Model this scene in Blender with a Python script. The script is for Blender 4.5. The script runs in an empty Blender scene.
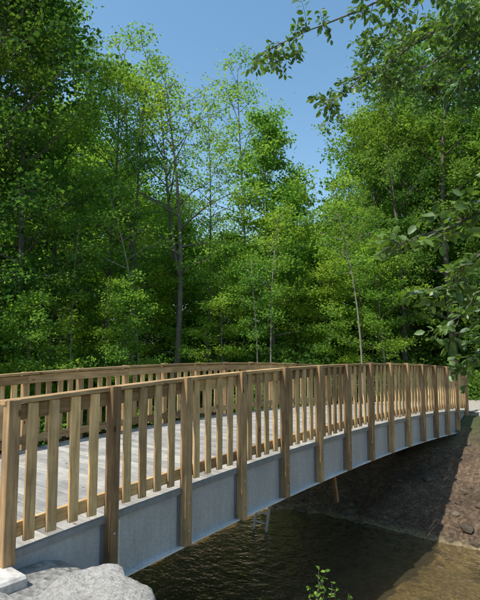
import bpy, math, random
import numpy as np
from mathutils import Vector, noise, Matrix
random.seed(7)
sc=bpy.context.scene
# ---------------------------------------------------------------- helpers
CT,ST=0.628,0.778
O=(-1.9,4.007)
def W(t,v,z=0.0): return (O[0]+CT*t-ST*v, O[1]+ST*t+CT*v, z)
def L(x,y):
    dx,dy=x-O[0],y-O[1]; return dx*CT+dy*ST, -dx*ST+dy*CT
def camber(t):
    u=min(1,max(0,t/14.0)); return 0.25*4*u*(1-u)
def link(o,parent=None):
    sc.collection.objects.link(o)
    if parent is not None: o.parent=parent
    return o
def empty(name,loc=(0,0,0),rotz=0):
    e=bpy.data.objects.new(name,None); e.location=loc; e.rotation_euler=(0,0,rotz); e.empty_display_size=.3
    return link(e)
class MB:
    def __init__(s): s.v=[];s.f=[];s.t=[]
    def hexa(s,c8,tone=None):
        if tone is None: tone=random.random()
        b=len(s.v); s.v+=c8; s.t+=[tone]*8
        s.f+=[(b,b+3,b+2,b+1),(b+4,b+5,b+6,b+7),(b,b+1,b+5,b+4),(b+1,b+2,b+6,b+5),(b+2,b+3,b+7,b+6),(b+3,b,b+4,b+7)]
    def box(s,x0,x1,y0,y1,z0,z1,tone=None,M=None):
        c=[(x0,y0,z0),(x1,y0,z0),(x1,y1,z0),(x0,y1,z0),(x0,y0,z1),(x1,y0,z1),(x1,y1,z1),(x0,y1,z1)]
        if M is not None: c=[tuple(M@Vector(p)) for p in c]
        s.hexa(c,tone)
    def sweep(s,t0,t1,v0,v1,z0,z1,n,tone=None):
        if tone is None: tone=random.random()
        b=len(s.v)
        for i in range(n+1):
            t=t0+(t1-t0)*i/n; c=camber(t)
            s.v+=[(t,v0,z0+c),(t,v1,z0+c),(t,v1,z1+c),(t,v0,z1+c)]; s.t+=[tone]*4
        for i in range(n):
            a=b+4*i
            for k in range(4):
                k2=(k+1)%4
                s.f.append((a+k,a+4+k,a+4+k2,a+k2))
        s.f.append((b,b+1,b+2,b+3)); e=b+4*n; s.f.append((e+3,e+2,e+1,e))
    def tube(s,pts,r0,r1,k=6,tone=.5):
        b=len(s.v); n=len(pts)
        for i,p in enumerate(pts):
            p=Vector(p)
            d=(Vector(pts[min(i+1,n-1)])-Vector(pts[max(i-1,0)]))
            if d.length<1e-6: d=Vector((0,0,1))
            d.normalize()
            a=d.orthogonal().normalized() if abs(d.z)<.9 else Vector((1,0,0)).cross(d).normalized()
            c=d.cross(a); r=r0+(r1-r0)*i/(n-1)
            for j in range(k):
                th=2*math.pi*j/k
                q=p+a*(r*math.cos(th))+c*(r*math.sin(th)); s.v.append(tuple(q)); s.t.append(tone)
        for i in range(n-1):
            for j in range(k):
                j2=(j+1)%k
                s.f.append((b+i*k+j,b+i*k+j2,b+(i+1)*k+j2,b+(i+1)*k+j))
        s.f.append(tuple(b+(n-1)*k+j for j in range(k)))
    def mesh(s,name,mat,smooth=False):
        me=bpy.data.meshes.new(name); me.from_pydata(s.v,[],s.f); me.update()
        a=me.attributes.new("tone",'FLOAT','POINT'); a.data.foreach_set("value",np.array(s.t,dtype=np.float32))
        me.materials.append(mat)
        if smooth: me.polygons.foreach_set("use_smooth",[True]*len(me.polygons))
        return me
    def obj(s,name,mat,parent=None,bevel=0,smooth=False):
        o=bpy.data.objects.new(name,s.mesh(name,mat,smooth)); link(o,parent)
        if bevel:
            m=o.modifiers.new("b",'BEVEL'); m.width=bevel; m.segments=1; m.limit_method='ANGLE'
        return o
# ---------------------------------------------------------------- materials
def newmat(name):
    m=bpy.data.materials.new(name); m.use_nodes=True; nt=m.node_tree; nt.nodes.clear()
    out=nt.nodes.new('ShaderNodeOutputMaterial'); return m,nt,out
def N(nt,typ,**kw):
    n=nt.nodes.new(typ)
    for k,v in kw.items(): setattr(n,k,v)
    return n
def ramp(nt,fac,stops):
    r=nt.nodes.new('ShaderNodeValToRGB'); el=r.color_ramp.elements
    while len(el)<len(stops): el.new(.5)
    for e,(p,c) in zip(el,stops): e.position=p; e.color=(*c,1)
    nt.links.new(fac,r.inputs[0]); return r.outputs[0]
def mul(nt,a,b,fac=1.0,mode='MULTIPLY'):
    m=nt.nodes.new('ShaderNodeMix'); m.data_type='RGBA'; m.blend_type=mode
    if hasattr(fac,'links'): nt.links.new(fac,m.inputs[0])
    else: m.inputs[0].default_value=fac
    for s,i in ((a,6),(b,7)):
        if hasattr(s,'links'): nt.links.new(s,m.inputs[i])
        else: m.inputs[i].default_value=(*s,1)
    return m.outputs[2]
def coords(nt,scale=(1,1,1),kind='Object'):
    tc=nt.nodes.new('ShaderNodeTexCoord'); mp=nt.nodes.new('ShaderNodeMapping'); mp.inputs['Scale'].default_value=scale
    nt.links.new(tc.outputs[kind],mp.inputs[0]); return mp.outputs[0]
def nz(nt,vec,scale,detail=4,rough=.6):
    n=nt.nodes.new('ShaderNodeTexNoise'); n.inputs['Scale'].default_value=scale; n.inputs['Detail'].default_value=detail; n.inputs['Roughness'].default_value=rough
    nt.links.new(vec,n.inputs['Vector']); return n.outputs['Fac']
def bump(nt,h,strength,dist):
    b=nt.nodes.new('ShaderNodeBump'); b.inputs['Strength'].default_value=strength; b.inputs['Distance'].default_value=dist
    nt.links.new(h,b.inputs['Height']); return b.outputs[0]
def wood(name,grain,ca,cb,cc,rough=.85):
    m,nt,out=newmat(name)
    at=N(nt,'ShaderNodeAttribute',attribute_name='tone')
    tc=nt.nodes.new('ShaderNodeTexCoord'); add=nt.nodes.new('ShaderNodeVectorMath'); add.operation='MULTIPLY_ADD'
    cmb=nt.nodes.new('ShaderNodeCombineXYZ')
    for i in range(3): nt.links.new(at.outputs['Fac'],cmb.inputs[i])
    nt.links.new(cmb.outputs[0],add.inputs[0]); add.inputs[1].default_value=(13,17,19); nt.links.new(tc.outputs['Object'],add.inputs[2])
    mp=nt.nodes.new('ShaderNodeMapping'); mp.inputs['Scale'].default_value=grain; nt.links.new(add.outputs[0],mp.inputs[0])
    n1=nz(nt,mp.outputs[0],6,6,.65)
    c=ramp(nt,n1,[(.3,ca),(.52,cb),(.75,cc)])
    t=ramp(nt,at.outputs['Fac'],[(0,(.58,.53,.50)),(.5,(.95,.95,.95)),(1,(1.3,1.26,1.15))])
    c=mul(nt,c,t)
    n2=nz(nt,add.outputs[0],2.2,4); st=ramp(nt,n2,[(.35,(.70,.70,.72)),(.6,(1,1,1))]); c=mul(nt,c,st)
    vo=nt.nodes.new('ShaderNodeTexVoronoi'); vo.inputs['Scale'].default_value=1.0
    mp2=nt.nodes.new('ShaderNodeMapping'); mp2.inputs['Scale'].default_value=tuple(7 if g>=1 else 3.0 for g in grain); nt.links.new(add.outputs[0],mp2.inputs[0]); nt.links.new(mp2.outputs[0],vo.inputs['Vector'])
    kn=ramp(nt,vo.outputs['Distance'],[(.06,(.35,.3,.27)),(.13,(1,1,1))]); c=mul(nt,c,kn)
    b=N(nt,'ShaderNodeBsdfPrincipled'); b.inputs['Roughness'].default_value=rough; b.inputs['Specular IOR Level'].default_value=.15
    nt.links.new(c,b.inputs['Base Color']); nt.links.new(bump(nt,n1,.5,.004),b.inputs['Normal'])
    nt.links.new(b.outputs[0],out.inputs[0]); return m
woodV=wood('wood_vertical',(6,6,.5),(.42,.25,.11),(.64,.425,.205),(.76,.55,.30))
woodP=wood('wood_post',(5,5,.4),(.25,.15,.075),(.41,.265,.135),(.55,.375,.21))
woodH=wood('wood_rail',(.4,6,6),(.31,.19,.09),(.49,.325,.16),(.64,.45,.25))
deckM=wood('deck_boards',(5,.4,5),(.28,.27,.245),(.40,.385,.35),(.49,.47,.43),.8)
def zinc():
    m,nt,out=newmat('galvanised_steel')
    co=coords(nt)
    at=N(nt,'ShaderNodeAttribute',attribute_name='tone')
    vo=nt.nodes.new('ShaderNodeTexVoronoi'); vo.inputs['Scale'].default_value=45; nt.links.new(co,vo.inputs['Vector'])
    a=ramp(nt,vo.outputs['Color'],[(0,(.40,.405,.41)),(1,(.49,.495,.50))])
    n=nz(nt,coords(nt,(1.2,1.2,.5)),2.5,6,.7)
    c=mul(nt,a,ramp(nt,n,[(.3,(.80,.80,.81)),(.7,(1.10,1.10,1.10))]))
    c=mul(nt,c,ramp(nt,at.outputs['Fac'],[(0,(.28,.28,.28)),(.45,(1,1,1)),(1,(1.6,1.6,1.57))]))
    dr=nz(nt,coords(nt,(9,9,.6)),2.0,4,.6); c=mul(nt,c,ramp(nt,dr,[(.55,(1,1,1)),(.78,(.78,.76,.72))]))
    b=N(nt,'ShaderNodeBsdfPrincipled'); b.inputs['Metallic'].default_value=.3; b.inputs['Roughness'].default_value=.42
    nt.links.new(c,b.inputs['Base Color']); nt.links.new(bump(nt,n,.1,.01),b.inputs['Normal']); nt.links.new(b.outputs[0],out.inputs[0]); return m
zincM=zinc()
def rocky(name,ca,cb,sc1=2.5,bs=.6,bd=.03):
    m,nt,out=newmat(name); co=coords(nt)
    n=nz(nt,co,sc1,10,.7); n2=nz(nt,co,sc1*9,6,.7)
    c=ramp(nt,n,[(.3,ca),(.7,cb)]); c=mul(nt,c,ramp(nt,n2,[(.35,(.6,.6,.6)),(.55,(1,1,1))]))
    at=N(nt,'ShaderNodeAttribute',attribute_name='tone'); c=mul(nt,c,ramp(nt,at.outputs['Fac'],[(0,(.6,.55,.5)),(1,(1.25,1.2,1.15))]))
    b=N(nt,'ShaderNodeBsdfPrincipled'); b.inputs['Roughness'].default_value=.85
    nt.links.new(c,b.inputs['Base Color'])
    ad=nt.nodes.new('ShaderNodeMath'); ad.operation='ADD'; nt.links.new(n,ad.inputs[0]); nt.links.new(n2,ad.inputs[1])
    nt.links.new(bump(nt,ad.outputs[0],bs,bd),b.inputs['Normal']); nt.links.new(b.outputs[0],out.inputs[0]); return m
limeM=rocky('limestone',(.50,.49,.45),(.74,.72,.68),3,1.0,.06)
concM=rocky('concrete',(.38,.375,.36),(.54,.53,.50),1.5,.25,.01)
stoneM=rocky('river_stone',(.075,.058,.04),(.20,.16,.115),4)
pathM=rocky('gravel_path',(.38,.36,.32),(.50,.48,.43),8,.5,.01)
def groundmat():
    m,nt,out=newmat('ground_soil')
    g=nt.nodes.new('ShaderNodeNewGeometry'); sx=nt.nodes.new('ShaderNodeSeparateXYZ'); nt.links.new(g.outputs['Position'],sx.inputs[0])
    co=coords(nt); n=nz(nt,co,1.2,8,.7); n2=nz(nt,co,14,8,.75)
    vo=nt.nodes.new('ShaderNodeTexVoronoi'); vo.inputs['Scale'].default_value=17; nt.links.new(co,vo.inputs['Vector'])
    grav=ramp(nt,vo.outputs['Color'],[(0,(.105,.07,.042)),(.5,(.18,.125,.078)),(1,(.31,.235,.16))])
    grav=mul(nt,grav,ramp(nt,n2,[(.3,(.5,.48,.46)),(.65,(1.1,1.1,1.1))]))
    grav=mul(nt,grav,ramp(nt,n,[(.35,(.5,.47,.43)),(.65,(1.1,1.05,1.0))]))
    lit=ramp(nt,n2,[(.3,(.04,.05,.018)),(.5,(.06,.085,.024)),(.7,(.11,.09,.055))])
    mr=nt.nodes.new('ShaderNodeMapRange'); mr.inputs[1].default_value=-.9; mr.inputs[2].default_value=-.15
    ad=nt.nodes.new('ShaderNodeMath'); ad.operation='MULTIPLY_ADD'; nt.links.new(n,ad.inputs[0]); ad.inputs[1].default_value=.8; nt.links.new(sx.outputs[2],ad.inputs[2])
    sb=nt.nodes.new('ShaderNodeMath'); sb.operation='SUBTRACT'; nt.links.new(ad.outputs[0],sb.inputs[0]); sb.inputs[1].default_value=.4
    nt.links.new(sb.outputs[0],mr.inputs[0])
    c=mul(nt,grav,lit,mr.outputs[0],'MIX')
    sp=nt.nodes.new('ShaderNodeVectorMath'); sp.operation='DISTANCE'; nt.links.new(g.outputs['Position'],sp.inputs[0]); sp.inputs[1].default_value=(-1.0,2.0,0)
    s2=nt.nodes.new('ShaderNodeMapRange'); s2.inputs[1].default_value=4.2; s2.inputs[2].default_value=2.6; nt.links.new(sp.outputs['Value'],s2.inputs[0])
    pale=mul(nt,ramp(nt,vo.outputs['Color'],[(0,(.30,.29,.26)),(1,(.56,.54,.50))]),ramp(nt,n2,[(.3,(.6,.6,.6)),(.6,(1,1,1))]))
    c=mul(nt,c,pale,s2.outputs[0],'MIX')
    wr=nt.nodes.new('ShaderNodeMapRange'); wr.inputs[1].default_value=-2.2; wr.inputs[2].default_value=-2.1; nt.links.new(sx.outputs[2],wr.inputs[0])
    bedc=mul(nt,ramp(nt,vo.outputs['Color'],[(0,(.17,.135,.07)),(.5,(.30,.24,.13)),(1,(.45,.38,.24))]),ramp(nt,n,[(.35,(.65,.62,.55)),(.6,(1.1,1.1,1.05))]))
    c=mul(nt,bedc,c,wr.outputs[0],'MIX')
    b=N(nt,'ShaderNodeBsdfPrincipled'); b.inputs['Roughness'].default_value=.9
    nt.links.new(c,b.inputs['Base Color']); 
    a2=nt.nodes.new('ShaderNodeMath'); a2.operation='ADD'; nt.links.new(n2,a2.inputs[0]); nt.links.new(vo.outputs['Distance'],a2.inputs[1])
    nt.links.new(bump(nt,a2.outputs[0],.9,.05),b.inputs['Normal']); nt.links.new(b.outputs[0],out.inputs[0]); return m
groundM=groundmat()
def watermat():
    m,nt,out=newmat('river_water'); co=coords(nt,(1,1,1))
    n=nz(nt,co,3.4,3,.5); n2=nz(nt,coords(nt,(1,.7,1)),13,3,.5)
    ad=nt.nodes.new('ShaderNodeMath'); ad.operation='MULTIPLY_ADD'; nt.links.new(n2,ad.inputs[0]); ad.inputs[1].default_value=.4; nt.links.new(n,ad.inputs[2])
    bp=bump(nt,ad.outputs[0],.7,.09)
    gl=N(nt,'ShaderNodeBsdfGlossy'); gl.inputs['Roughness'].default_value=.03; gl.inputs['Color'].default_value=(.97,.98,1,1); nt.links.new(bp,gl.inputs['Normal'])
    tr=N(nt,'ShaderNodeBsdfTransparent'); tr.inputs['Color'].default_value=(.86,.79,.60,1)
    df=N(nt,'ShaderNodeBsdfDiffuse'); df.inputs['Color'].default_value=(.16,.13,.075,1)
    m0=nt.nodes.new('ShaderNodeMixShader'); m0.inputs[0].default_value=.28; nt.links.new(tr.outputs[0],m0.inputs[1]); nt.links.new(df.outputs[0],m0.inputs[2])
    fr=nt.nodes.new('ShaderNodeFresnel'); fr.inputs[0].default_value=1.42; nt.links.new(bp,fr.inputs[1])
    mx=nt.nodes.new('ShaderNodeMixShader'); nt.links.new(fr.outputs[0],mx.inputs[0]); nt.links.new(m0.outputs[0],mx.inputs[1]); nt.links.new(gl.outputs[0],mx.inputs[2])
    nt.links.new(mx.outputs[0],out.inputs[0]); return m
waterM=watermat()
def leafmat(name,d1,d2,trans=.42,gloss=False):
    m,nt,out=newmat(name)
    at=N(nt,'ShaderNodeAttribute',attribute_name='tone')
    c=ramp(nt,at.outputs['Fac'],[(0,d1),(1,d2)])
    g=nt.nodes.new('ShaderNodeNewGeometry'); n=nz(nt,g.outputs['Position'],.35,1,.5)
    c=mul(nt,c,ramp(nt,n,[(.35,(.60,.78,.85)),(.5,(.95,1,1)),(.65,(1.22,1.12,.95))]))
    df=nt.nodes.new('ShaderNodeBsdfDiffuse'); nt.links.new(c,df.inputs[0])
    tl=nt.nodes.new('ShaderNodeBsdfTranslucent'); tc=mul(nt,c,(1.75,1.7,.85)); nt.links.new(tc,tl.inputs[0])
    mx=nt.nodes.new('ShaderNodeMixShader'); mx.inputs[0].default_value=trans; nt.links.new(df.outputs[0],mx.inputs[1]); nt.links.new(tl.outputs[0],mx.inputs[2])
    last=mx
    if gloss:
        gl=nt.nodes.new('ShaderNodeBsdfGlossy'); gl.inputs['Roughness'].default_value=.5; gl.inputs['Color'].default_value=(.85,.92,.9,1)
        last=nt.nodes.new('ShaderNodeMixShader'); last.inputs[0].default_value=.05; nt.links.new(mx.outputs[0],last.inputs[1]); nt.links.new(gl.outputs[0],last.inputs[2])
    nt.links.new(last.outputs[0],out.inputs[0]); return m
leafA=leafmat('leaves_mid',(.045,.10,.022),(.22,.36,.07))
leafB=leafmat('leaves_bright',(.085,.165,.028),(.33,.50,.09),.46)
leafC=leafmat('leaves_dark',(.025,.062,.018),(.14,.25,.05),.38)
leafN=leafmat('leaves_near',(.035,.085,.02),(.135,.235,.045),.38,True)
def barkmat(name,a,b_):
    m,nt,out=newmat(name); n=nz(nt,coords(nt,(4,4,.8)),5,6,.7)
    c=ramp(nt,n,[(.3,a),(.7,b_)])
    b=N(nt,'ShaderNodeBsdfPrincipled'); b.inputs['Roughness'].default_value=.9; nt.links.new(c,b.inputs['Base Color']); nt.links.new(bump(nt,n,.8,.02),b.inputs['Normal']); nt.links.new(b.outputs[0],out.inputs[0]); return m
barkM=barkmat('bark',(.06,.05,.038),(.21,.185,.145))
barkP=barkmat('bark_pale',(.14,.12,.09),(.36,.32,.25))
# ---------------------------------------------------------------- terrain
def rshift(v):
    if v>5:
        d=v-5; return -0.12*d*d if d<10 else -12-2.4*(d-10)
    if v<-9:
        d=-v-9; return 0.03*d*d if d<10 else 3+.6*(d-10)
    return 0
def sst(a,b,x):
    u=min(1,max(0,(x-a)/(b-a))); return u*u*(3-2*u)
def gz(t,v):
    ts=t-rshift(v)
    p=Vector((t,v,0))
    nn=noise.noise(p*.35)*.5+noise.noise(p*1.1)*.22+noise.noise(p*3.1)*.08
    bed=-2.38+noise.noise(p*.55)*.12+noise.noise(p*2.3)*.07 + .12*sst(1.0,3.5,v)
    top=-0.12
    if ts<5.5:
        k=sst(0.35,2.7,ts+.25*nn)
        z=top*(1-k)+bed*k
    else:
        k=sst(8.0,14.0,ts+.5*nn)
        k2=min(1,max(0,(ts-8.2)/5.6)); k=.5*k+.5*k2
        z=bed*(1-k)+top*k
        z+=(nn*.45+noise.noise(p*6)*.05)*sst(8.2,9.5,ts)*sst(14,12.5,ts)
    far=math.hypot(t-5,v)
    z+=sst(14,30,far)*nn*.8
    x,y,_=W(t,v)
    if ts>14: z+=max(0,(math.hypot(x,y)-26))*.09*sst(26,40,math.hypot(x,y)) if math.hypot(x,y)<200 else 15
    return z
def gxy(x,y): return gz(*L(x,y))
core=np.arange(-14,14.01,.17); outer=np.array([16,18.5,21.5,25,29,34,40,48,58,72,90,120,170,250,400,700])
ax=np.concatenate([-outer[::-1],core,outer])
TT=ax+6.0; VV=ax+0.5; n=len(ax)
vs=[(float(t),float(v),gz(float(t),float(v))) for v in VV for t in TT]
fs=[(j*n+i,j*n+i+1,(j+1)*n+i+1,(j+1)*n+i) for j in range(n-1) for i in range(n-1)]
me=bpy.data.meshes.new('ground'); me.from_pydata(vs,[],fs); me.materials.append(groundM); me.polygons.foreach_set("use_smooth",[True]*len(me.polygons))
RZ=math.atan2(ST,CT)
g=bpy.data.objects.new('ground',me); g.location=(O[0],O[1],0); g.rotation_euler=(0,0,RZ); link(g)
wm=MB(); wm.v=[(-70,-80,-2.2),(90,-80,-2.2),(90,80,-2.2),(-70,80,-2.2)]; wm.f=[(0,1,2,3)]; wm.t=[.5]*4
w=wm.obj('river_water',waterM); w.location=(O[0],O[1],0); w.rotation_euler=(0,0,RZ)
pm=MB()
def pathstrip(pts,wd):
    b=len(pm.v)
    for i,(t,v,z) in enumerate(pts):
        a=pts[max(i-1,0)]; c=pts[min(i+1,len(pts)-1)]; d=Vector((c[0]-a[0],c[1]-a[1])).normalized(); nrm=Vector((-d.y,d.x))
        for s in (-1,1):
            q=(t+nrm.x*s*wd,v+nrm.y*s*wd); pm.v.append((q[0],q[1],z)); pm.t.append(.6)
    for i in range(len(pts)-1): pm.f.append((b+2*i,b+2*i+2,b+2*i+3,b+2*i+1))
pathstrip([(14.4,1.6,-.02),(16,1.2,-.02),(18,-.2,-.02),(20,-2.5,-.0),(22,-5.5,.05),(23,-9,.15),(24,-14,.3),(25,-20,.4)],2.0)
pathstrip([(-.3,1.8,-.055),(-3,1.6,-.05),(-6,0,-.04),(-10,-3,-.03),(-16,-6,.05)],1.7)
p=pm.obj('gravel_path',pathM); p.location=(O[0],O[1],.012); p.rotation_euler=(0,0,RZ)
# ---------------------------------------------------------------- bridge
B=empty('wooden_footbridge',(O[0],O[1],0),RZ)
WD=3.6
posts=MB(); bal=MB(); rails=MB(); steel=MB(); bolts=MB(); deck=MB()
for side in (0,1):
    def f(a,b): return (a,b) if side==0 else (WD-b,WD-a)
    for i in range(15):
        c=camber(i); z0=-.585 if i>0 else -.03
        if i==14: z0=-.55
        dz=random.uniform(-.006,.006)
        v0,v1=f(-.1,0); posts.box(i-.05,i+.05,v0,v1,z0+c+random.uniform(-.012,.006),1.268+c+dz)
        if i>0:
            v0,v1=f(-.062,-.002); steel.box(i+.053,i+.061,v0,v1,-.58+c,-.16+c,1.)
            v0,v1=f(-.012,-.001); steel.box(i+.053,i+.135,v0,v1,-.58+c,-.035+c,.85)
            v0,v1=f(-.010,-.001); steel.box(i-.085,i-.052,v0,v1,-.58+c,-.035+c,.12)  # thin strip toned dark to paint the edge shadow beside the stiffener
            for zz in (-.12,-.42):
                vb=-.104 if side==0 else WD+.104
                va=-.09 if side==0 else WD+.09
                bolts.tube([(i,va,zz+c),(i,vb,zz+c)],.012,.012,8)
        if i<14:
            for kx in (1,2,3,4):
                t=i+kx*.2+random.uniform(-.006,.006); c2=camber(t)
                v0,v1=f(-.031+random.uniform(-.002,.002),-.002); hw=.046
                lean=random.uniform(-.006,.006); zb=.095+c2+random.uniform(-.01,.01); zt=1.215+c2
                bal.hexa([(t-hw,v0,zb),(t+hw,v0,zb),(t+hw,v1,zb),(t-hw,v1,zb),(t-hw+lean,v0,zt),(t+hw+lean,v0,zt),(t+hw+lean,v1,zt),(t-hw+lean,v1,zt)])
    for s in range(0,14,2):
        e=.0015
        v0,v1=f(-.05,.085); rails.sweep(s-(.06 if s==0 else -e),s+2+(.06 if s==12 else -e),v0,v1,1.222,1.26,6)
        v0,v1=f(0.0,.042); rails.sweep(s+e,s+2-e,v0,v1,1.08,1.21,6)
        v0,v1=f(0.0,.042); rails.sweep(s+e,s+2-e,v0,v1,.13,.25,6)
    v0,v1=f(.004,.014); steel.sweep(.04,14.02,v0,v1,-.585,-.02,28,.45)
    v0,v1=f(-.055,.10); steel.sweep(.04,14.02,v0,v1,-.604,-.583,28,.95)  # bottom flange; sunlit lip painted in through the lighter tone
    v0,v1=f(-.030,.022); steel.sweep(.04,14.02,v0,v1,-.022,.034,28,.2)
for t in np.arange(.5,14,1.55):
    c=camber(t); steel.box(t-.05,t+.05,.02,WD-.02,-.3+c,-.1+c,.4)
t=-.02
while t<14.08:
    c=camber(t+.07); c0=camber(t);c1=camber(t+.138)
    z0=-.01;z1=.03+random.uniform(-.0015,.0015)
    y0,y1=.03,WD-.03
    deck.hexa([(t,y0,z0+c0),(t+.136,y0,z0+c1),(t+.136,y1,z0+c1),(t,y1,z0+c0),(t,y0,z1+c0),(t+.136,y0,z1+c1),(t+.136,y1,z1+c1),(t,y1,z1+c0)],random.uniform(.3,.8))
    t+=.146
posts.obj('posts',woodP,B,.004); bal.obj('balusters',woodV,B,.003); rails.obj('rails',woodH,B,.003)
steel.obj('steel_girders',zincM,B); bolts.obj('bolts',zincM,B); deck.obj('deck',deckM,B,.004)
ab=MB(); ab.box(-1.1,.03,-.36,WD+.36,-2.6,-.035,.9); ab.box(14.06,15.0,-.5,WD+.5,-2.2,-.03,.6)
ab.box(13.75,14.058,-.45,WD+.45,-2.2,-.61,.5)
Mw=Matrix.Translation((15.0,-.5,0))@Matrix.Rotation(math.radians(-12),4,'Z')
ab.box(-.9,-.6,-4.5,.0,-2.2,.03,.9,Mw)
ab.obj('concrete_abutments',concM,B,.02)
pr=MB()
pr.hexa([(5.86,.1,-.9),(5.93,.1,-.9),(5.93,.17,-.9),(5.86,.17,-.9),(5.74,.1,-.4),(5.81,.1,-.4),(5.81,.17,-.4),(5.74,.17,-.4)],.0)
pr.obj('timber_strut',woodP,B,.004)
ld=empty('ladder',W(7.5,2.6,0),RZ)
lm=MB()
M=Matrix.Rotation(math.radians(14),4,'Y')
for y in (-.17,.17): lm.box(-.02,.02,y-.02,y+.02,-2.5,-.35,.9,M)
for z in np.arange(-2.3,-.5,.2): lm.box(-.015,.015,-.15,.15,z-.018,z+.018,.95,M)
lm.obj('ladder_frame',concM,ld)
# ---------------------------------------------------------------- rocks
def rock(mb,c,s,seed,sub=3,amp=.28,tone=.6):
    import bmesh
    bm=bmesh.new(); bmesh.ops.create_icosphere(bm,subdivisions=sub,radius=1)
    rot=Matrix.Rotation(seed*1.7,3,'Z'); b=len(mb.v)
    for v in bm.verts:
        p=v.co.copy(); q=p+Vector((seed*3.1,seed*7.7,seed))
        m=max(abs(p.x),abs(p.y),abs(p.z)); p=p*(1-.45)+p/m*.45*.8
        p*=1+amp*noise.noise(q*1.1)+amp*.45*noise.noise(q*2.7)+amp*.15*noise.noise(q*7)
        if sub>3:
            p*=1+.07*abs(noise.noise(q*3.5))+.014*noise.noise(q*19)
            lay=p.z*6+noise.noise(q*1.5)*1.2; p*=1+.02*math.sin(lay*3)
        p=Vector((p.x*s[0],p.y*s[1],p.z*s[2])); p=rot@p
        mb.v.append((p.x+c[0],p.y+c[1],p.z+c[2])); mb.t.append(tone)
    for f in bm.faces: mb.f.append(tuple(b+v.index for v in f.verts))
    bm.free()
for i,(c,s) in enumerate([((-.98,3.2,-.16),(.54,.48,.29)),((-1.62,3.05,-.18),(.42,.42,.30)),((-.45,3.0,-.36),(.38,.38,.33)),((.7,2.2,-.4),(.5,.45,.35)),((-.15,3.25,-.75),(.5,.4,.4)),((.4,2.9,-.9),(.5,.4,.4))]):
    r=MB(); rock(r,(0,0,0),s,i+1.3,5,.26,.8); o=r.obj('limestone_boulder',limeM,None,0,True); o.location=c
st=MB()
for i in range(1000):
    v=random.uniform(-7,8)
    if random.random()<.45: t=8.3+abs(random.gauss(0,1.6))
    elif random.random()<.8: t=random.uniform(3.2,8.6); 
    else: t=random.uniform(1.2,3.2)
    big=random.random()<.08
    t+=rshift(v); s=random.uniform(.025,.075)*(2.4 if big else 1)
    if 14<t: continue
    z=gz(t,v); x,y,_=W(t,v)
    rock(st,(x,y,z-s*.05),(s*random.uniform(.8,1.5),s,s*random.uniform(.45,.7)),random.uniform(0,90),1 if s<.06 else 2,.4,random.random())
st.obj('river_stones',stoneM,None,0,False)
# ---------------------------------------------------------------- leaves
def rawmesh(name,Vt,idx,ls,lt,tone,mat):
    me=bpy.data.meshes.new(name); me.vertices.add(len(Vt)); me.vertices.foreach_set("co",Vt.astype(np.float32).ravel())
    me.loops.add(len(idx)); me.loops.foreach_set("vertex_index",idx.astype(np.int32))
    me.polygons.add(len(ls)); me.polygons.foreach_set("loop_start",ls.astype(np.int32)); me.polygons.foreach_set("loop_total",lt.astype(np.int32))
    me.update(calc_edges=True)
    a=me.attributes.new("tone",'FLOAT','POINT'); a.data.foreach_set("value",tone.astype(np.float32))
    me.materials.append(mat); return me
def leafmesh(name,C,size,mat,seed,tone=None,up=.9,fancy=False,D=None):
    r=np.random.default_rng(seed); C=np.asarray(C,dtype=np.float64); n=len(C)
    if D is None:
        d=r.normal(size=(n,3)); d[:,2]=d[:,2]*.5-.35
    else: d=D+r.normal(size=(n,3))*.35
    d/=np.linalg.norm(d,axis=1)[:,None]
    u=r.normal(size=(n,3))*.75; u[:,2]+=up
    s=np.cross(d,u); s/=np.linalg.norm(s,axis=1)[:,None]+1e-9
    u=np.cross(s,d)
    Ls=(size*r.uniform(.65,1.3,n))[:,None]
    if tone is None: tone=r.uniform(0,1,n)
    if not fancy:
        P=np.stack([C-d*Ls*.5, C+s*Ls*.34+u*Ls*.10, C+d*Ls*.5-u*Ls*.08, C-s*Ls*.34+u*Ls*.10],axis=1)
        V=P.reshape(-1,3); k=4; nf=n; idx=np.arange(n*4); ls=np.arange(n)*4; lt=np.full(n,4)
    else:
        P=np.stack([C, C+d*Ls*.3+s*Ls*.27+u*Ls*.07, C+d*Ls*.68+s*Ls*.24+u*Ls*.03, C+d*Ls-u*Ls*.10, C+d*Ls*.68-s*Ls*.24+u*Ls*.03, C+d*Ls*.3-s*Ls*.27+u*Ls*.07, C+d*Ls*.5-u*Ls*.03],axis=1)
        V=P.reshape(-1,3); k=7
        q=np.array([0,6,5, 0,1,6, 1,2,6, 2,3,6, 3,4,6, 4,5,6])
        idx=(np.arange(n)[:,None]*7+q[None]).reshape(-1); nf=n*6; ls=np.arange(nf)*3; lt=np.full(nf,3)
    return rawmesh(name,V,idx,ls,lt,np.repeat(tone,k),mat)
def getco(me):
    a=np.empty(len(me.vertices)*3,dtype=np.float32); me.vertices.foreach_get("co",a); return a.reshape(-1,3)
def gettone(me):
    a=np.empty(len(me.vertices),dtype=np.float32); me.attributes["tone"].data.foreach_get("value",a); return a
def getpoly(me):
    idx=np.empty(len(me.loops),dtype=np.int32); me.loops.foreach_get("vertex_index",idx)
    ls=np.empty(len(me.polygons),dtype=np.int32); me.polygons.foreach_get("loop_start",ls)
    lt=np.empty(len(me.polygons),dtype=np.int32); me.polygons.foreach_get("loop_total",lt); return idx,ls,lt
CACHE={}
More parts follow.
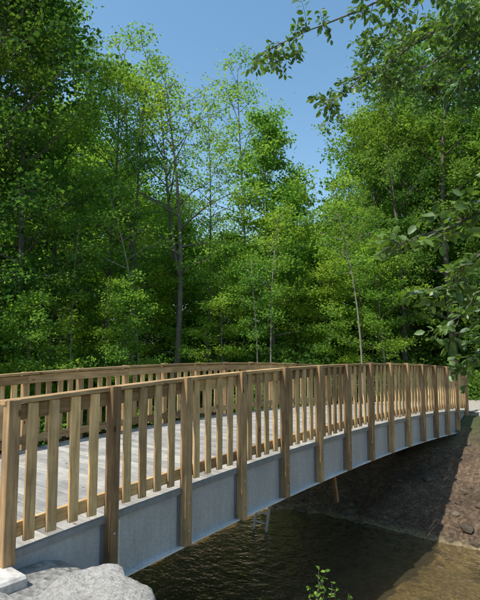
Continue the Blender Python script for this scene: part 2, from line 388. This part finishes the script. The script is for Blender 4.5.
def merge(name,items,parent=None):
    groups={}
    for it in items: groups.setdefault(it[0].materials[0].name,[]).append(it)
    for mn,its in groups.items():
        Vs=[];I=[];LS=[];LT=[];T=[];vo=0;lo_=0
        for me,loc,rot,s in its:
            if me.name not in CACHE: CACHE[me.name]=(getco(me),gettone(me),getpoly(me))
            co,tn,(idx,ls,lt)=CACHE[me.name]
            c=co*np.array(s); cr,sr=math.cos(rot),math.sin(rot)
            q=np.stack([c[:,0]*cr-c[:,1]*sr+loc[0],c[:,0]*sr+c[:,1]*cr+loc[1],c[:,2]+loc[2]],1)
            Vs.append(q);T.append(tn);I.append(idx+vo);LS.append(ls+lo_);LT.append(lt);vo+=len(co);lo_+=len(idx)
        m=rawmesh(name+'_'+mn,np.concatenate(Vs),np.concatenate(I),np.concatenate(LS),np.concatenate(LT),np.concatenate(T),its[0][0].materials[0])
        link(bpy.data.objects.new(name+'_'+mn,m),parent)
def gen_tree(name,seed,H,R,base,nl,lpc,lsz,mat,prof,ivy=0,tr=.16,fork=False,spread=.3,dens=1.0,lean=0,bark=None):
    r=random.Random(seed); nr=np.random.default_rng(seed)
    mb=MB(); C=[];T=[]
    ph=[r.uniform(0,6) for _ in range(4)]
    def tp(h):
        a=h/H
        return Vector((math.sin(a*3+ph[0])*.35*a*R*.5+lean*a*a, math.cos(a*2.6+ph[1])*.35*a*R*.5,h))
    mb.tube([tp(H*i/12)-(Vector((0,0,.4)) if i==0 else Vector()) for i in range(13)],tr,.015,7)
    if fork:
        hf=H*.38
        mb.tube([tp(hf)+ (Vector((-.55*R*.5*((i/8)**.7)*1.6, .2*i/8, (H*.95-hf)*i/8))) for i in range(9)],tr*.6,.012,6)
    def cluster(p,sc=1,m=None):
        m=m or max(3,int(lpc*r.uniform(.4,1.6)*dens))
        g=nr.normal(size=(m,3))*np.array([spread,spread,spread*.45])*sc
        C.append(g+np.array(p)); base_t=r.uniform(.0,1)
        T.append(np.clip(base_t*.65+nr.uniform(0,.35,m),0,1))
    for i in range(nl):
        rel=((i+r.random())/nl)
        h=base+(H*.985-base)*rel
        st=tp(h)
        if fork and r.random()<.45 and h>H*.4:
            q=(h-H*.38)/(H*.57); st=tp(H*.38)+Vector((-.55*R*.5*(max(q,0)**.7)*1.6,.2*q,(H*.57)*q)); 
        rad=R*prof(rel)*r.uniform(.5,1.25)
        az=i*2.399+r.uniform(-.5,.5); el=math.radians(10+50*rel+r.uniform(-12,12))
        dirv=Vector((math.cos(az)*math.cos(el),math.sin(az)*math.cos(el),math.sin(el)))
        pts=[st+dirv*rad*q+Vector((0,0,.12*rad*q*q-.18*rad*q**3))+Vector((r.uniform(-1,1),r.uniform(-1,1),r.uniform(-1,1)))*.05*rad*q for q in (0,.25,.5,.75,1)]
        mb.tube(pts,max(.012,tr*.38*(1-.6*rel)),.006,5)
        m=int(3+rad*1.5)
        for j in range(m):
            q=r.uniform(.25,1); a=int(min(3,q*4)); p0=pts[a].lerp(pts[a+1],q*4-a)
            d=Vector((r.gauss(0,1),r.gauss(0,1),r.gauss(0.15,.5))).normalized()+dirv*.6
            ln=rad*r.uniform(.2,.42); p1=p0+d*ln
            mb.tube([p0,p0.lerp(p1,.5)+Vector((0,0,.04)),p1],.012,.004,3)
            for q2 in (.4,.75,1.05): cluster(p0.lerp(p1,q2))
        cluster(pts[4]); cluster(pts[3])
    if ivy:
        for h in np.arange(.3,ivy,.16):
            p=tp(float(h)); m=26; th=nr.uniform(0,6.28,m); rr=tr+nr.uniform(.03,.32,m)
            C.append(np.stack([p.x+np.cos(th)*rr,p.y+np.sin(th)*rr,h+nr.normal(size=m)*.12],1)); T.append(nr.uniform(0,.1,m))
    C=np.concatenate(C);T=np.concatenate(T)
    return mb.mesh(name+'_wood',bark or barkM,True), leafmesh(name+'_leaves',C,lsz,mat,seed,T)
pr_round=lambda x: math.sqrt(max(0,1-(abs(x-.42)/.62)**2.2))
pr_cone=lambda x: .25+.85*(1-x)**.8 if x>.15 else .6+x*2
pr_col=lambda x: .55+.5*math.sin(min(1,x*1.1)*math.pi)
V={}
V['oakA']=gen_tree('oakA',1,17,3.6,2.0,36,25,.15,leafA,pr_round,tr=.2,spread=.25)
V['oakB']=gen_tree('oakB',2,16,3.2,3.0,32,24,.14,leafB,pr_round,tr=.17,spread=.25)
V['dark']=gen_tree('dark',3,15,3.6,1.5,40,24,.15,leafC,pr_round,tr=.22,spread=.26)
V['ivy']=gen_tree('ivy',4,17,3.4,4.0,34,22,.15,leafA,pr_round,ivy=8,tr=.2,spread=.26)
V['maple']=gen_tree('maple',5,13,2.6,2.2,42,25,.15,leafB,pr_cone,tr=.11,spread=.25)
V['thin']=gen_tree('thin',6,16,2.1,5.0,26,12,.12,leafB,pr_col,tr=.09,spread=.26)
V['fork']=gen_tree('fork',8,14,3.0,5.5,26,10,.12,leafB,pr_col,tr=.15,fork=True,spread=.28)
V['young']=gen_tree('young',9,8,1.9,.6,28,22,.13,leafB,pr_round,tr=.07,spread=.25)
V['pole']=gen_tree('pole',12,9,1.1,4.5,14,10,.12,leafB,pr_col,tr=.042,spread=.22,lean=.5,bark=barkP)
V['poleb']=gen_tree('poleb',14,9,1.2,5.0,14,9,.12,leafB,pr_col,tr=.045,spread=.22,lean=-1.1,bark=barkP)
V['far']=gen_tree('far',10,15,4.2,.8,40,17,.22,leafA,pr_round,tr=.2,spread=.4)
V['farB']=gen_tree('farB',11,15,4.0,.8,40,17,.21,leafB,pr_round,tr=.2,spread=.4)
H0={'oakA':17,'oakB':16,'dark':15,'ivy':17,'maple':13,'thin':16,'fork':14,'young':8,'far':15,'farB':15,'pole':9,'poleb':9}
FAR=[]
def put(name,var,x,y,H,rot=None,wide=1.0,far=False):
    w,l=V[var]
    s=H/H0[var]; z=gxy(x,y)-.05
    rot=random.uniform(0,6.28) if rot is None else rot
    if not far:
        e=empty(name,(x,y,z),rot); e.scale=(s*wide,s*wide,s)
        link(bpy.data.objects.new('trunk_and_branches',w),e); link(bpy.data.objects.new('foliage',l),e)
    else:
        for m in (w,l): FAR.append((m,(x,y,z),rot,(s*wide,s*wide,s)))
tree=[('oak_tree','dark',-8.8,15.6,16.5,1.05),('oak_tree','oakA',-7.6,17.0,16,.85),('oak_tree','dark',-10.5,19,19,1.1),('oak_tree','oakB',-8.6,22,18.5,.95),
('oak_tree','oakB',-5.6,20,14.0,.85),('ash_tree','thin',-4.2,19,14.5,1.1),('ash_tree','thin',-5.6,24,18,1.1),('ash_tree','fork',-2.5,18.5,13.2,1),
('ash_tree','thin',-1.6,23,14,1),('ash_tree','thin',.3,27,19.0,1.0),('maple_tree','maple',1.5,21.5,12.8,1.0),('maple_tree','maple',3.0,25,11.2,.9),
('oak_tree','oakB',6.9,24,14.0,.85),('oak_tree','ivy',7.3,21.5,13.5,.9),('oak_tree','oakA',10.1,22.5,17.5,1.05),('oak_tree','ivy',11.2,19.5,16.5,1),('oak_tree','dark',9.2,26,18,1),
('oak_tree','dark',14,22,18,1.1),('maple_tree','young',-.6,18.5,6.0,1),('maple_tree','young',3.6,20,6.0,1),('maple_tree','young',5.9,19.5,6.5,1),('maple_tree','young',-4.0,16.0,5.5,1),('maple_tree','young',-6.2,14.6,5.5,1.1),('maple_tree','young',-8.6,13.5,7,1.2),('ash_tree','thin',5.2,20.5,9.0,.6)]
for nm,var,x,y,H,wd in tree: put(nm,var,x,y,H,wide=wd)
for var,x,y,H,ro in (('pole',1.05,16.6,7.6,0),('pole',.62,16.4,6.2,2.0),('poleb',4.3,17,8.0,.4),('poleb',-3.5,16.8,8.6,.3),('pole',-5.8,16.5,7.5,1)): put('birch_sapling',var,x,y,H,rot=ro)
rr=random.Random(21)
for i in range(30):
    px=-.62+1.3*(i+rr.random()*.8)/30; y=[30,35,41][i%3]+rr.uniform(-2,2); x=px*y
    H=12.5
    if px<-.25 or px>.27: H=17
    elif -.13<px<.2: H=9.6
    H+=(y-30)*.12
    put('t',rr.choice(['far','farB','far']),x,y,H*rr.uniform(.9,1.08),wide=1.15,far=True)
for x,y,H in ((-3,25,8.5),(-.5,27,8.5),(4.6,27,8),(1.8,29,9),(-5.5,28,10),(8,29,9),(12,28,10),(10.5,24.5,7),(6.2,28,8),(13.5,26,8)): put('t','young',x,y,H,wide=1.3,far=True)
for i in range(20):
    a=rr.uniform(math.radians(38),math.radians(322)); d=rr.uniform(18,40)
    x=math.sin(a)*d; y=math.cos(a)*d+2
    t,v=L(x,y)
    if 0<t-rshift(v)<11 : continue
    put('t',rr.choice(['far','farB']),x,y,rr.uniform(10,13),far=True)
F=empty('forest_background'); merge('distant_trees',FAR,F)
# undergrowth
U=empty('undergrowth')
def bush(name,seed,mat,R,n,lsz):
    nr=np.random.default_rng(seed); C=[];T=[]
    for i in range(n):
        a=nr.uniform(0,6.28); e=nr.uniform(0,1)**.7; rad=R*nr.uniform(.35,1.05)
        c=np.array([math.cos(a)*math.sqrt(1-e*e)*rad,math.sin(a)*math.sqrt(1-e*e)*rad,e*rad*.9+.1])
        m=19; C.append(c+nr.normal(size=(m,3))*np.array([.2,.2,.12])); T.append(np.clip(nr.uniform(0,.6)+nr.uniform(0,.4,m),0,1))
    return leafmesh(name,np.concatenate(C),lsz,mat,seed,np.concatenate(T))
bs=[bush('shrub_a',31,leafA,1.3,120,.12),bush('shrub_b',32,leafB,1.1,110,.11),bush('shrub_c',33,leafA,1.4,120,.13)]
SH=[]
for i in range(2500):
    y=rr.uniform(11,31); x=rr.uniform(-.62,.75)*y
    t,v=L(x,y); ts=t-rshift(v)
    if -1.5<ts<10.3 : continue
    if t<16.5 and -2.5<v<5.2: continue
    if 14<t<26 and abs(v-(1.6-max(0,(t-14))**2*.11))<2.6: continue
    if v<-2.2 and ts<15: continue
    s=rr.uniform(.6,1.3)*(1.2 if y>20 else .95)
    SH.append((rr.choice(bs),(x,y,gz(t,v)-.15),rr.uniform(0,6.28),(s,s,s*rr.uniform(.8,1.3))))
    if len(SH)>240: break
merge('shrubs',SH,U)
# ---------------------------------------------------------------- near tree with overhanging limbs
zb=gxy(4.4,1.6)
NT=empty('hazel_tree',(4.4,1.6,zb))
nb=MB(); C=[];D=[]
def P(x,y,z): return Vector((x-4.4,y-1.6,z-zb))
rn=random.Random(5)
nb.tube([P(4.4,1.6,zb-.3),P(4.45,1.65,1.5),P(4.35,1.7,3.5),P(4.3,1.8,5.5),P(4.1,2.0,8)],.2,.06,10)
def spline(pts,n=24):
    out=[]
    P_=[pts[0]]+pts+[pts[-1]]
    m=len(pts)-1
    for i in range(n+1):
        u=i/n*m; k=min(int(u),m-1); f_=u-k
        a,b,c,d=P_[k],P_[k+1],P_[k+2],P_[k+3]
        out.append(.5*((2*b)+(-a+c)*f_+(2*a-5*b+4*c-d)*f_*f_+(-a+3*b-3*c+d)*f_**3))
    return out
def twig(p,d,ln,lv):
    d=d.normalized(); pts=[p]; n=max(4,int(ln/.055)); q=p.copy()
    for i in range(n):
        d=(d+Vector((rn.gauss(0,.1),rn.gauss(0,.1),rn.gauss(-.05,.08)))).normalized()
        q=q+d*(ln/n); pts.append(q.copy())
        side=d.cross(Vector((0,0,1))).normalized()*(1 if i%2 else -1)
        for _ in range(lv):
            ld=(d*.6+side*rn.uniform(.5,1)+Vector((0,0,rn.uniform(-.5,.1)))).normalized()
            C.append(tuple(q+ld*.02)); D.append(tuple(ld)); side=-side
    nb.tube(pts,.005,.0015,4)
def limb(pts,r0,start,dens,tl=.55):
    sp=spline(pts,30)
    sp=[q+Vector((rn.gauss(0,.012),rn.gauss(0,.012),rn.gauss(0,.012))) for q in sp]
    nb.tube(sp,r0,.005,7)
    for i in range(int(30*start),31):
        d=(sp[min(i+1,30)]-sp[max(i-1,0)]).normalized()
        for _ in range(dens):
            if rn.random()<.8:
                s=Vector((rn.gauss(0,1),rn.gauss(0,1),rn.gauss(-.1,.6))).normalized()
                s=(s+d*.5).normalized(); L_=rn.uniform(.3,1)*tl
                twig(sp[i],s,L_,2)
                if rn.random()<.5: twig(sp[i]+s*L_*.5,(s+Vector((rn.gauss(0,1),rn.gauss(0,1),rn.gauss(0,.5)))).normalized(),L_*.6,2)
limb([P(4.4,1.7,2.9),P(3.2,3.0,3.1),P(2.0,3.6,2.75),P(1.25,3.7,2.5)],.03,.5,2,.34)
limb([P(4.4,1.7,2.6),P(3.4,3.2,2.75),P(2.2,3.9,2.55),P(1.75,4.1,2.2)],.03,.5,2,.34)
limb([P(4.4,1.7,3.0),P(3.8,3.6,2.9),P(2.6,4.7,2.4),P(2.2,5.0,1.9)],.035,.45,2,.36)
limb([P(4.4,1.7,2.4),P(3.8,3.6,2.5),P(3.0,4.9,2.1),P(2.5,5.2,1.55)],.03,.5,3,.34)
limb([P(4.3,1.8,5.0),P(3.5,3.8,5.8),P(2.0,5.4,6.05),P(.35,6.3,5.85)],.035,.35,3,.55)
limb([P(4.3,1.8,4.9),P(3.8,4.2,5.7),P(2.6,6.0,5.9),P(1.3,6.8,5.4)],.035,.4,4,.5)
limb([P(4.2,1.9,5.4),P(4.0,4.6,6.0),P(3.2,6.2,6.0),P(2.4,7.2,5.9)],.04,.35,4,.6)
limb([P(4.2,1.9,6.0),P(4.4,4.4,6.6),P(3.6,6.3,6.6),P(2.2,7.4,6.8)],.04,.35,4,.6)
limb([P(4.2,1.9,5.2),P(4.6,4.0,5.8),P(3.6,5.6,5.8),P(2.9,6.6,5.5)],.04,.35,4,.6)
limb([P(4.2,1.9,4.7),P(4.2,3.6,5.0),P(3.4,4.8,5.1),P(2.7,5.4,4.9)],.035,.35,3,.5)
limb([P(4.2,1.9,6.4),P(5.2,4.0,7.2),P(5,6.5,6.8)],.05,.3,3,.6)
nb_o=nb.obj('trunk_and_branches',barkM,NT,0,True)
lo=bpy.data.objects.new('foliage',leafmesh('hazel_leaves',C,.092,leafN,77,None,.9,True,np.array(D))); link(lo,NT)
# river side plants
PL=MB(); C2=[];D2=[]
pe=empty('river_plant',(0,0,0))
for (x,y,hh) in [(.72,5.0,.95),(.85,5.05,.8),(.62,5.15,.7),(.98,4.9,.6),(.75,5.3,.7),(.8,5.2,.85),(1.05,5.2,.6),(.68,5.05,.75),(.9,5.15,.7)]:
    z=-1.95; pts=[]
    for i in range(20):
        a=i/19; p=Vector((x+.12*a*a*rn.uniform(.5,1),y,z+(hh+.5)*a)); pts.append(p)
        if i>3:
            for s in range(3):
                th=rn.uniform(0,6.28); C2.append(tuple(p)); D2.append((math.cos(th),math.sin(th),.3))
    PL.tube(pts,.006,.002,4)
PL.obj('stems',barkM,pe); link(bpy.data.objects.new('leaves',leafmesh('plant_leaves',C2,.045,leafB,78,None,.8,True,np.array(D2))),pe)
# ---------------------------------------------------------------- light, sky, camera
EL=math.radians(58)
LAT=-.28
h=Vector((-CT*.97+ST*LAT, -ST*.97-CT*LAT)).normalized()
sdir=Vector((h.x*math.cos(EL),h.y*math.cos(EL),math.sin(EL)))
sun=bpy.data.lights.new('sun','SUN'); sun.energy=5.0; sun.angle=math.radians(.5); sun.color=(1,.95,.87)
so=bpy.data.objects.new('sun',sun); so.rotation_euler=sdir.to_track_quat('Z','Y').to_euler(); link(so)
wd=bpy.data.worlds.new('World'); sc.world=wd; wd.use_nodes=True; nt=wd.node_tree
sk=nt.nodes.new('ShaderNodeTexSky'); sk.sky_type='NISHITA'; sk.sun_disc=False; sk.sun_elevation=EL; sk.sun_rotation=math.atan2(h.x,h.y); sk.air_density=1.3; sk.dust_density=.8; sk.ozone_density=1.0
hs=nt.nodes.new('ShaderNodeHueSaturation'); hs.inputs['Hue'].default_value=.49; hs.inputs['Saturation'].default_value=1.15; hs.inputs['Value'].default_value=1.3
nt.links.new(sk.outputs[0],hs.inputs['Color']); nt.links.new(hs.outputs[0],nt.nodes['Background'].inputs[0]); nt.nodes['Background'].inputs[1].default_value=.15
cam=bpy.data.cameras.new('camera'); cam.sensor_fit='VERTICAL'; cam.sensor_height=36; cam.lens=28.8; cam.shift_y=.028; cam.clip_end=3000; cam.clip_start=.05
co=bpy.data.objects.new('camera',cam); co.location=(0,0,1.6); co.rotation_euler=(math.radians(95),0,0); link(co); sc.camera=co
sc.view_settings.view_transform='Standard'; sc.view_settings.look='None'; sc.view_settings.exposure=0
